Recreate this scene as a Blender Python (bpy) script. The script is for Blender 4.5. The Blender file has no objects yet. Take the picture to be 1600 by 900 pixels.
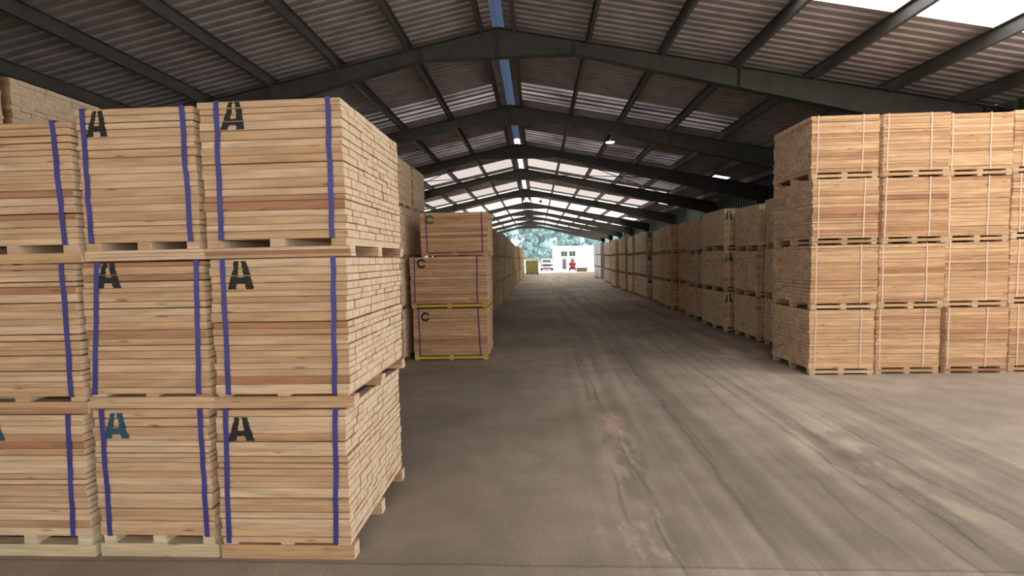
import bpy, math, random
from mathutils import Vector, Matrix
random.seed(7)
SC = bpy.context.scene
COL = SC.collection
R = random.Random(11)

# ------------------------------------------------------------------ camera
F_PX = 750.0
cam_d = bpy.data.cameras.new('camera')
cam = bpy.data.objects.new('camera', cam_d); COL.objects.link(cam)
cam_d.sensor_width = 36.0; cam_d.lens = F_PX / 1600 * 36.0
cam_d.clip_end = 600; cam_d.clip_start = 0.05
yaw, pitch, roll = math.atan(39 / 750), math.atan(45.2 / 750), math.radians(1.2)
fw = Vector((-math.sin(yaw) * math.cos(pitch), math.cos(yaw) * math.cos(pitch), -math.sin(pitch)))
rt = Vector((math.cos(yaw), math.sin(yaw), 0)); up = rt.cross(fw)
r2 = rt * math.cos(roll) - up * math.sin(roll); u2 = up * math.cos(roll) + rt * math.sin(roll)
cam.matrix_world = Matrix(((r2.x, u2.x, -fw.x, 0), (r2.y, u2.y, -fw.y, 0), (r2.z, u2.z, -fw.z, 2.16), (0, 0, 0, 1)))
SC.camera = cam

# ------------------------------------------------------------------ sky and exposure
SC.view_settings.view_transform = 'Standard'
SC.view_settings.look = 'None'
SC.view_settings.gamma = 1.0
SC.view_settings.use_curve_mapping = False
SC.view_settings.exposure = 1.32
SC.cycles.max_bounces = 10
SC.cycles.diffuse_bounces = 6
SC.cycles.glossy_bounces = 3
SC.cycles.transmission_bounces = 5
SC.cycles.sample_clamp_indirect = 8
w = bpy.data.worlds.new('overcast'); SC.world = w; w.use_nodes = True
bg = w.node_tree.nodes['Background']
bg.inputs[0].default_value = (1.0, 0.96, 0.91, 1); bg.inputs[1].default_value = 1.0

def portal(name, loc, rot, sx, sy):
    l = bpy.data.lights.new(name, 'AREA'); l.shape = 'RECTANGLE'; l.size = sx; l.size_y = sy
    l.cycles.is_portal = True
    o = bpy.data.objects.new(name, l); COL.objects.link(o); o.location = loc; o.rotation_euler = rot
# daylight portals in the open gables and the open loading side (they give no light of their own)
portal('gable_daylight', (-0.8, -7.2, 3.6), (math.pi / 2, 0, 0), 24, 7.4)
portal('exit_daylight', (-0.8, 74.6, 3.6), (-math.pi / 2, 0, 0), 24, 7.4)
portal('side_daylight', (10.6, 0.5, 2.7), (0, math.pi / 2, 0), 5.4, 15)
portal('far_left_daylight', (-12.0, 51.2, 2.7), (0, -math.pi / 2, 0), 5.4, 45.6)
portal('far_right_daylight', (10.6, 59.5, 2.7), (0, math.pi / 2, 0), 5.4, 29)
portal('skylight_daylight', (6.3, 7.4, 6.6), (0, math.radians(11.3), 0), 8, 3.0)
# high sun on the yard outside: it reaches the shed only as bounce and through the roof lights
sd = bpy.data.lights.new('sun', 'SUN'); sd.energy = 6.0; sd.angle = math.radians(4); sd.color = (1, .95, .88)
so = bpy.data.objects.new('sun', sd); COL.objects.link(so)
so.rotation_euler = Vector((.28, .30, .91)).to_track_quat('Z', 'Y').to_euler()

# ------------------------------------------------------------------ materials
def new_mat(name):
    m = bpy.data.materials.new(name); m.use_nodes = True
    nt = m.node_tree
    return m, nt, nt.nodes, nt.links, nt.nodes['Principled BSDF']

def plain(name, col, rough=0.6, metal=0.0, noise=0.0, scale=6.0, spec=0.4):
    m, nt, N, L, b = new_mat(name)
    b.inputs['Base Color'].default_value = (*col, 1); b.inputs['Roughness'].default_value = rough
    b.inputs['Metallic'].default_value = metal; b.inputs['Specular IOR Level'].default_value = spec
    if noise > 0:
        tc = N.new('ShaderNodeTexCoord'); nz = N.new('ShaderNodeTexNoise'); nz.inputs['Scale'].default_value = scale
        nz.inputs['Detail'].default_value = 5
        L.new(tc.outputs['Object'], nz.inputs['Vector'])
        mr = N.new('ShaderNodeMapRange'); mr.inputs[1].default_value = .3; mr.inputs[2].default_value = .7
        mr.inputs[3].default_value = 1 - noise; mr.inputs[4].default_value = 1 + noise
        L.new(nz.outputs['Fac'], mr.inputs[0])
        mx = N.new('ShaderNodeVectorMath'); mx.operation = 'SCALE'; mx.inputs[0].default_value = col
        L.new(mr.outputs[0], mx.inputs['Scale']); L.new(mx.outputs[0], b.inputs['Base Color'])
    return m

def wood(name, stops, end=False, knots=True, strength=1.0):
    m, nt, N, L, b = new_mat(name)
    b.inputs['Roughness'].default_value = .8; b.inputs['Specular IOR Level'].default_value = .15
    oi = N.new('ShaderNodeObjectInfo'); ge = N.new('ShaderNodeNewGeometry')
    ad = N.new('ShaderNodeMath'); ad.operation = 'ADD'
    L.new(oi.outputs['Random'], ad.inputs[0]); L.new(ge.outputs['Random Per Island'], ad.inputs[1])
    fr = N.new('ShaderNodeMath'); fr.operation = 'FRACT'; L.new(ad.outputs[0], fr.inputs[0])
    cr = N.new('ShaderNodeValToRGB')
    els = cr.color_ramp.elements
    while len(els) < len(stops): els.new(.5)
    for i, (p, c) in enumerate(stops):
        els[i].position = p; els[i].color = (*c, 1)
    L.new(fr.outputs[0], cr.inputs[0])
    tc = N.new('ShaderNodeTexCoord')
    off = N.new('ShaderNodeMath'); off.operation = 'MULTIPLY'; off.inputs[1].default_value = 53.0
    L.new(fr.outputs[0], off.inputs[0])
    av = N.new('ShaderNodeVectorMath'); av.operation = 'ADD'
    L.new(tc.outputs['Object'], av.inputs[0]); L.new(off.outputs[0], av.inputs[1])
    def noise(sc, scale, det=3):
        mp = N.new('ShaderNodeMapping'); mp.inputs['Scale'].default_value = sc
        L.new(av.outputs[0], mp.inputs[0])
        n = N.new('ShaderNodeTexNoise'); n.inputs['Scale'].default_value = scale; n.inputs['Detail'].default_value = det
        n.inputs['Distortion'].default_value = .4
        L.new(mp.outputs[0], n.inputs['Vector']); return n
    if end:
        n1 = noise((1, 1, 1), 22, 3); n2 = noise((1, 14, 3), 9, 2)
    else:
        n1 = noise((.9, 10, 16), 2.2, 4); n2 = noise((2.5, 60, 60), 1.6, 2)
    def mr(n, lo, hi, a=.3, c=.7):
        q = N.new('ShaderNodeMapRange'); q.inputs[1].default_value = a; q.inputs[2].default_value = c
        q.inputs[3].default_value = lo; q.inputs[4].default_value = hi; L.new(n, q.inputs[0]); return q
    k = strength
    a1 = mr(n1.outputs['Fac'], 1 - .24 * k, 1 + .15 * k); a2 = mr(n2.outputs['Fac'], 1 - .13 * k, 1 + .09 * k)
    mu = N.new('ShaderNodeMath'); mu.operation = 'MULTIPLY'; L.new(a1.outputs[0], mu.inputs[0]); L.new(a2.outputs[0], mu.inputs[1])
    sc = N.new('ShaderNodeVectorMath'); sc.operation = 'SCALE'
    L.new(cr.outputs[0], sc.inputs[0]); L.new(mu.outputs[0], sc.inputs['Scale'])
    out = sc.outputs[0]
    if knots and not end:
        mp = N.new('ShaderNodeMapping'); mp.inputs['Scale'].default_value = (1.3, 4, 9); L.new(av.outputs[0], mp.inputs[0])
        vo = N.new('ShaderNodeTexVoronoi'); vo.inputs['Scale'].default_value = 1.7; L.new(mp.outputs[0], vo.inputs['Vector'])
        q = mr(vo.outputs['Distance'], 1.0, 0.0, .05, .14)
        mx = N.new('ShaderNodeMix'); mx.data_type = 'RGBA'
        L.new(q.outputs[0], mx.inputs['Factor']); L.new(out, mx.inputs[6]); mx.inputs[7].default_value = (.20, .10, .045, 1)
        qq = N.new('ShaderNodeMath'); qq.operation = 'MULTIPLY'; qq.inputs[1].default_value = .8
        L.new(q.outputs[0], qq.inputs[0]); L.new(qq.outputs[0], mx.inputs['Factor'])
        out = mx.outputs[2]
    L.new(out, b.inputs['Base Color'])
    bp = N.new('ShaderNodeBump'); bp.inputs['Strength'].default_value = .25; bp.inputs['Distance'].default_value = .003
    L.new(n2.outputs['Fac'], bp.inputs['Height']); L.new(bp.outputs[0], b.inputs['Normal'])
    return m

def stops(a, b, c, d):      # light, common, warm, dark accent
    return [(0, a), (.22, b), (.5, c), (.72, b), (.86, a), (.93, d), (1, c)]
PINE = wood('pine_face', stops((.66, .48, .315), (.58, .395, .24), (.52, .33, .185), (.36, .175, .095)))
PINE_END = wood('pine_end', stops((.80, .66, .49), (.78, .635, .465), (.755, .605, .435), (.70, .53, .36)), end=True, strength=.5)
RED = wood('red_pine_face', stops((.60, .40, .24), (.53, .32, .18), (.48, .27, .145), (.38, .19, .10)))
RED_END = wood('red_pine_end', stops((.80, .60, .41), (.75, .55, .36), (.70, .49, .31), (.58, .38, .23)), end=True)
BRN = wood('brown_pine_face', stops((.66, .43, .25), (.58, .36, .20), (.50, .29, .16), (.40, .20, .11)))
BRN_END = wood('brown_pine_end', stops((.80, .62, .44), (.74, .56, .39), (.68, .50, .34), (.54, .37, .24)), end=True)
GRY = wood('pale_pine_face', stops((.70, .61, .42), (.64, .54, .36), (.58, .47, .30), (.46, .36, .22)))
GRY_END = wood('pale_pine_end', stops((.84, .76, .56), (.78, .70, .50), (.72, .63, .44), (.58, .49, .33)), end=True)
WOODS = {'pine': (PINE, PINE_END), 'red': (RED, RED_END), 'brown': (BRN, BRN_END), 'pale': (GRY, GRY_END)}
BLUE = plain('blue_strap', (.045, .045, .24), .45, noise=.2)
PURPLE = plain('purple_strap', (.10, .03, .16), .45)
CREAM = plain('cream_strap', (.66, .50, .38), .45)
BLACK = plain('black_spray', (.012, .014, .012), .7)
TEAL = plain('teal_spray', (.02, .075, .11), .7)
GREENP = plain('green_spray', (.02, .07, .03), .7)
YELLOW = wood('yellow_painted_wood', stops((.62, .45, .10), (.58, .42, .09), (.55, .38, .08), (.5, .33, .08)), knots=False)
STEEL = plain('dark_steel_paint', (.048, .047, .040), .6, 0.0, .25, 3)
PURL = plain('galvanised_purlin', (.13, .125, .12), .5, 0.3, .15, 3)
SHEET = plain('galvanised_roof_sheet', (.39, .36, .362), .45, 0.3, .18, 2.0)
WALLM = plain('green_wall_sheet', (.075, .105, .075), .6, 0.0, .15, 2)

def translucent(name, col, mix=.9):
    m, nt, N, L, b = new_mat(name)
    tr = N.new('ShaderNodeBsdfTranslucent'); tr.inputs[0].default_value = (*col, 1)
    mx = N.new('ShaderNodeMixShader'); mx.inputs[0].default_value = mix
    b.inputs['Base Color'].default_value = (*col, 1); b.inputs['Roughness'].default_value = .4
    L.new(b.outputs[0], mx.inputs[1]); L.new(tr.outputs[0], mx.inputs[2])
    L.new(mx.outputs[0], N['Material Output'].inputs[0]); return m
SKYL = translucent('white_fibreglass', (.85, .87, .88))
RIDGE = translucent('blue_ridge_fibreglass', (.011, .017, .030))
RIDGE2 = translucent('clear_ridge_fibreglass', (.30, .30, .33))
GLOW = [translucent('added_glow_sheet', c) for c in ((.036, .031, .032), (.020, .017, .018), (.15, .138, .138), (.32, .31, .305))]  # stepped tones imitate the lit roof, dimmer outwards and brighter towards the exit

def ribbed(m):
    # light and shade of the ribs painted as bands across the glow
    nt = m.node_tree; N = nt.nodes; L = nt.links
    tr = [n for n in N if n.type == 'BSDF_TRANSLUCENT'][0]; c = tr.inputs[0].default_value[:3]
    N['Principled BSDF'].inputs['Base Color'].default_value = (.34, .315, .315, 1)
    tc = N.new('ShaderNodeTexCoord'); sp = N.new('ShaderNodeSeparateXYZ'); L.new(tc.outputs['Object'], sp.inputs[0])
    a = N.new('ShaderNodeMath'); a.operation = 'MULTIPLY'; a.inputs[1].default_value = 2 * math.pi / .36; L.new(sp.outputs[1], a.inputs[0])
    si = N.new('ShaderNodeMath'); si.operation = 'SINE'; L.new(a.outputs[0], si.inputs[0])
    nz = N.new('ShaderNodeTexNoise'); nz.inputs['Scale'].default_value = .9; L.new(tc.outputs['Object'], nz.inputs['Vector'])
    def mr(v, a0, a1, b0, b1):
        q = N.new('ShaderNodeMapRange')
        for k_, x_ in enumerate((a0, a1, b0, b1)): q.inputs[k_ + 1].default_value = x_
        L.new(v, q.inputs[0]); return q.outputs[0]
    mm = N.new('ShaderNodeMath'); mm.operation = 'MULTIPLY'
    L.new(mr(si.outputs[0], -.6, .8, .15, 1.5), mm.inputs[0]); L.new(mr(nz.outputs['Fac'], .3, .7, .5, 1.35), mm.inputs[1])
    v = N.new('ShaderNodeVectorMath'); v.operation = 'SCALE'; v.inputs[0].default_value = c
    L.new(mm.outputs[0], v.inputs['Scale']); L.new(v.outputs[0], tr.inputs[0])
for m_ in GLOW[:2]: ribbed(m_)


def floor_mat():
    m, nt, N, L, b = new_mat('dusty_concrete')
    b.inputs['Specular IOR Level'].default_value = .2
    tc = N.new('ShaderNodeTexCoord'); sp = N.new('ShaderNodeSeparateXYZ'); L.new(tc.outputs['Object'], sp.inputs[0])
    def math_(op, a, b_=None, c=None):
        n = N.new('ShaderNodeMath'); n.operation = op
        for i, v in enumerate((a, b_, c)):
            if v is None: continue
            if isinstance(v, (int, float)): n.inputs[i].default_value = v
            else: L.new(v, n.inputs[i])
        return n.outputs[0]
    def rng(v, a, c, lo, hi, smooth=True):
        q = N.new('ShaderNodeMapRange'); q.interpolation_type = 'SMOOTHSTEP' if smooth else 'LINEAR'
        q.inputs[1].default_value = a; q.inputs[2].default_value = c; q.inputs[3].default_value = lo; q.inputs[4].default_value = hi
        L.new(v, q.inputs[0]); return q.outputs[0]
    def noise(sx, sy, scale, det=4, warp=None, off=0.0):
        mp = N.new('ShaderNodeMapping'); mp.inputs['Scale'].default_value = (sx, sy, 1); mp.inputs['Location'].default_value = (off, off * .7, 0)
        L.new(warp if warp is not None else tc.outputs['Object'], mp.inputs[0])
        n = N.new('ShaderNodeTexNoise'); n.inputs['Scale'].default_value = scale; n.inputs['Detail'].default_value = det
        L.new(mp.outputs[0], n.inputs['Vector']); return n.outputs['Fac']
    X, Y = sp.outputs[0], sp.outputs[1]
    lo = noise(1, 1, .35, 5)
    mid = noise(1, 1, 2.2, 6, off=3)
    fine = noise(1, 1, 38, 3, off=7)
    # tyre sweeps: noise squeezed along X and drawn out along Y, gently wandering
    wv = math_('MULTIPLY', math_('SINE', math_('MULTIPLY', Y, .33)), .07)
    cb = N.new('ShaderNodeCombineXYZ'); L.new(math_('ADD', X, wv), cb.inputs[0]); L.new(Y, cb.inputs[1])
    streak = noise(3.2, .10, 1.0, 4, cb.outputs[0], 1.0)
    streak2 = noise(9.0, .16, 1.0, 3, cb.outputs[0], 5.0)
    mask = math_('MULTIPLY', rng(X, .1, 1.2, 0, 1), rng(X, 4.4, 5.6, 1, 0))
    # single dark tyre lines
    lines = None
    for (x0, sl, cv, wd, dp) in ((.62, .02, .0, .022, .55), (1.02, -.015, .0, .016, .6), (1.55, .05, -.002, .03, .5), (1.95, -.02, .0, .018, .45),
                                 (2.45, .035, .0, .024, .5), (2.9, .02, -.001, .02, .6), (3.05, .045, -.002, .02, .6), (3.9, -.07, .004, .028, .45), (4.15, -.10, .006, .02, .4)):
        p = math_('ADD', math_('MULTIPLY', Y, sl), x0)
        p = math_('ADD', p, math_('MULTIPLY', math_('MULTIPLY', Y, Y), cv))
        p = math_('ADD', p, math_('MULTIPLY', math_('SUBTRACT', noise(.2, .9, 1.0, 2, None, x0 * 3), .5), .22))
        d = math_('ABSOLUTE', math_('SUBTRACT', X, p))
        g = rng(d, 0, wd * 1.7, dp * .8, 0)
        g = math_('MULTIPLY', g, rng(noise(.5, .5, 1.3, 2, None, x0 * 5), .38, .6, .2, 1))
        lines = g if lines is None else math_('MAXIMUM', lines, g)
    lines = math_('MULTIPLY', lines, rng(Y, 10, 15, 1, 0))
    # scraped dusty patches
    def patch(cx, cy, rx, ry, th, sc, off):
        dx = math_('DIVIDE', math_('SUBTRACT', X, cx), rx); dy = math_('DIVIDE', math_('SUBTRACT', Y, cy), ry)
        r = math_('SQRT', math_('ADD', math_('MULTIPLY', dx, dx), math_('MULTIPLY', dy, dy)))
        e = rng(r, .35, 1.0, 1, 0)
        return math_('MULTIPLY', e, rng(noise(1.6, .7, sc, 6, None, off), th - .06, th + .10, 0, 1))
    p1 = patch(.92, 5.3, .34, 1.9, .46, 3.0, 2.0); p2 = patch(3.35, 5.0, .75, 1.7, .48, 2.6, 4.0)
    p3 = patch(4.3, 10.6, 1.0, .7, .45, 1.6, 6.0); p4 = patch(.8, 3.7, .45, .6, .56, 5.0, 9.0)
    pr = patch(.95, 6.1, .22, .7, .45, 3.0, 12.0)
    light = math_('MAXIMUM', math_('MAXIMUM', p1, p2), math_('MAXIMUM', p3, p4))
    v = rng(lo, .3, .7, .86, 1.12)
    v = math_('MULTIPLY', v, rng(mid, .3, .7, .90, 1.09))
    v = math_('MULTIPLY', v, rng(fine, .3, .7, .93, 1.06))
    s = math_('MULTIPLY', rng(streak, .35, .65, .84, 1.16), rng(streak2, .35, .65, .93, 1.06))
    s = math_('ADD', math_('MULTIPLY', math_('SUBTRACT', s, 1.0), mask), 1.0)
    v = math_('MULTIPLY', v, s)
    v = math_('MULTIPLY', v, math_('SUBTRACT', 1.0, math_('MULTIPLY', lines, .6)))
    v = math_('MULTIPLY', v, math_('ADD', 1.0, math_('MULTIPLY', light, .42)))
    # worn traffic lane is a little paler than the ground under the stacks
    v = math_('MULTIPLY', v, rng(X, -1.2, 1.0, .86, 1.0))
    # slab joint just in front of the stacks
    jn = math_('ADD', Y, math_('MULTIPLY', math_('SUBTRACT', noise(1, 1, 1.2, 3, None, 8), .5), .06))
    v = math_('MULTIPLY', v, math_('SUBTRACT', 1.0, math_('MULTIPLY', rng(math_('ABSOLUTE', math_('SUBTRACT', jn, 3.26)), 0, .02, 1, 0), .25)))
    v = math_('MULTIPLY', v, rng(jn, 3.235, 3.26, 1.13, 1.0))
    cr = N.new('ShaderNodeValToRGB'); cr.color_ramp.elements[0].color = (.32, .264, .214, 1); cr.color_ramp.elements[1].color = (.39, .325, .268, 1)
    cr.color_ramp.elements[0].position = .3; cr.color_ramp.elements[1].position = .7
    L.new(lo, cr.inputs[0])
    mx = N.new('ShaderNodeMix'); mx.data_type = 'RGBA'; L.new(math_('MULTIPLY', pr, .7), mx.inputs['Factor'])
    L.new(cr.outputs[0], mx.inputs[6]); mx.inputs[7].default_value = (.50, .33, .27, 1)
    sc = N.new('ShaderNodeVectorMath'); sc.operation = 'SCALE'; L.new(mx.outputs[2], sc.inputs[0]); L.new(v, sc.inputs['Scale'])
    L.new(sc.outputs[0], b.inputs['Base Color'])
    b.inputs['Roughness'].default_value = .75
    h = math_('ADD', math_('MULTIPLY', mid, .6), math_('MULTIPLY', fine, .25)); h = math_('SUBTRACT', h, math_('MULTIPLY', lines, .5))
    h = math_('ADD', h, math_('MULTIPLY', light, .4))
    bp = N.new('ShaderNodeBump'); bp.inputs['Strength'].default_value = .5; bp.inputs['Distance'].default_value = .02
    L.new(h, bp.inputs['Height']); L.new(bp.outputs[0], b.inputs['Normal'])
    return m
FLOOR = floor_mat()
GROUND = plain('pale_yard_concrete', (.42, .40, .38), .85, 0, .12, .4)

# ------------------------------------------------------------------ mesh helpers
class MB:
    def __init__(s): s.v = []; s.f = []; s.m = []
    def box(s, x0, x1, y0, y1, z0, z1, mi=0, xmi=None, sh=0.0):
        """mi: material; xmi: material of the two X faces; sh: shift of the top in X"""
        n = len(s.v)
        s.v += [(x0, y0, z0), (x1, y0, z0), (x1, y1, z0), (x0, y1, z0), (x0 + sh, y0, z1), (x1 + sh, y0, z1), (x1 + sh, y1, z1), (x0 + sh, y1, z1)]
        s.f += [(n, n + 3, n + 2, n + 1), (n + 4, n + 5, n + 6, n + 7), (n, n + 1, n + 5, n + 4), (n + 2, n + 3, n + 7, n + 6), (n + 1, n + 2, n + 6, n + 5), (n + 3, n, n + 4, n + 7)]
        e = mi if xmi is None else xmi
        s.m += [mi, mi, mi, mi, e, e]
    def prism(s, pts, a0, a1, axis='y', mi=0):
        """extrude a polygon (list of 2-tuples) along an axis"""
        n = len(s.v); k = len(pts)
        for a in (a0, a1):
            for (p, q) in pts:
                s.v.append((p, a, q) if axis == 'y' else (a, p, q) if axis == 'x' else (p, q, a))
        s.f.append(tuple(range(n, n + k))); s.f.append(tuple(range(n + 2 * k - 1, n + k - 1, -1))); s.m += [mi, mi]
        for i in range(k):
            j = (i + 1) % k
            s.f.append((n + i, n + k + i, n + k + j, n + j)); s.m.append(mi)
    def tube(s, p, q, r, k=8, mi=0, r1=None):
        p, q = Vector(p), Vector(q); d = (q - p).normalized()
        a = d.orthogonal().normalized(); b = d.cross(a); n = len(s.v); r1 = r if r1 is None else r1
        for c, rr in ((p, r), (q, r1)):
            for i in range(k):
                t = 2 * math.pi * i / k; s.v.append(tuple(c + a * rr * math.cos(t) + b * rr * math.sin(t)))
        for i in range(k):
            j = (i + 1) % k; s.f.append((n + i, n + j, n + k + j, n + k + i)); s.m.append(mi)
        s.f.append(tuple(range(n + k - 1, n - 1, -1))); s.f.append(tuple(range(n + k, n + 2 * k))); s.m += [mi, mi]
    def mesh(s, name, mats, fix=True):
        me = bpy.data.meshes.new(name); me.from_pydata(s.v, [], s.f)
        for m in mats: me.materials.append(m)
        if len(mats) > 1: me.polygons.foreach_set('material_index', s.m)
        if fix:
            import bmesh
            bm = bmesh.new(); bm.from_mesh(me); bmesh.ops.recalc_face_normals(bm, faces=bm.faces); bm.to_mesh(me); bm.free()
        me.update(); return me

def link(name, me, parent=None, loc=(0, 0, 0), rot=(0, 0, 0), scl=(1, 1, 1), **props):
    o = bpy.data.objects.new(name, me); COL.objects.link(o)
    if parent is not None: o.parent = parent
    o.location = loc; o.rotation_euler = rot; o.scale = scl
    for k, v in props.items(): o[k] = v
    return o

def thing(name, label, cat, loc, rz=0.0, group=None):
    o = link(name, None, loc=loc, rot=(0, 0, rz), label=label, category=cat)
    o.empty_display_size = .1
    if group: o['group'] = group
    return o

def chamfer_box(l, wd, t, b, name, mats):
    import bmesh
    bm = bmesh.new(); bmesh.ops.create_cube(bm, size=1)
    bmesh.ops.scale(bm, vec=(l, wd, t), verts=bm.verts)
    bmesh.ops.bevel(bm, geom=bm.edges[:], offset=b, segments=1, affect='EDGES', profile=.5)
    for f in bm.faces:
        if abs(f.normal.x) > .9: f.material_index = 1
    me = bpy.data.meshes.new(name); bm.to_mesh(me); bm.free()
    for m in mats: me.materials.append(m)
    return me
_cache = {}
def board_mesh(l, wd, t, style):
    key = (round(l, 1), style)
    if key not in _cache:
        L0 = round(l, 1)
        _cache[key] = (chamfer_box(L0, .115, .045, .0035, 'board', WOODS[style]), L0)
    return _cache[key]

# ------------------------------------------------------------------ stencil letters (u across 0..1, v up 0..1 -> spans)
def spans_A(v):
    # two heavy slanting strokes, open at the top, joined by a bar
    l0, l1, r0, r1 = .30 * v, .31 + .16 * v, .68 - .14 * v, 1 - .26 * v
    if .18 < v < .42: return [(l0, r1)]
    return [(l0, l1), (r0, r1)]
def spans_C(v):
    y = (v - .5) * 2; ro, ri = 1.0, .52
    xo = math.sqrt(max(0, 1 - y * y)) * .5
    if abs(y) > ri + .04: return [(.5 - xo, .5 + xo * (.92 if v < .5 else .95))]
    xi = math.sqrt(max(0, 1 - (y / ri) ** 2)) * .5 * .55
    s = [(.5 - xo, .5 - xi - .02)]
    if abs(y) > .28: s.append((.5 + max(xi, .18), .5 + xo * .94))
    return s

def letter(kind, parent, x0, z0, wd, ht, yf, mat, zs, rr, lean=0.0, label=None):
    """paint film laid over the board faces in thin slices; zs = joints of the boards, yf(z) = face position"""
    mb = MB(); n = 26; fn = spans_A if kind == 'A' else spans_C
    for i in range(n):
        v0, v1 = i / n, (i + 1) / n; zc = z0 + ht * (v0 + v1) / 2
        if any(abs(zc - zz) < .0012 for zz in zs): continue
        for (a, b) in fn((v0 + v1) / 2):
            ja, jb = rr.uniform(-.025, .025), rr.uniform(-.025, .025)
            sx = lean * (v0 - .5)
            y = yf(zc)
            mb.box(x0 + (a + ja + sx) * wd, x0 + (b + jb + sx) * wd, y - .0012, y - .0004, z0 + ht * v0, z0 + ht * v1)
    return link('stencil_letter', mb.mesh('stencil_letter', [mat]), parent, label=label or f'sprayed letter {kind}')

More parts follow.
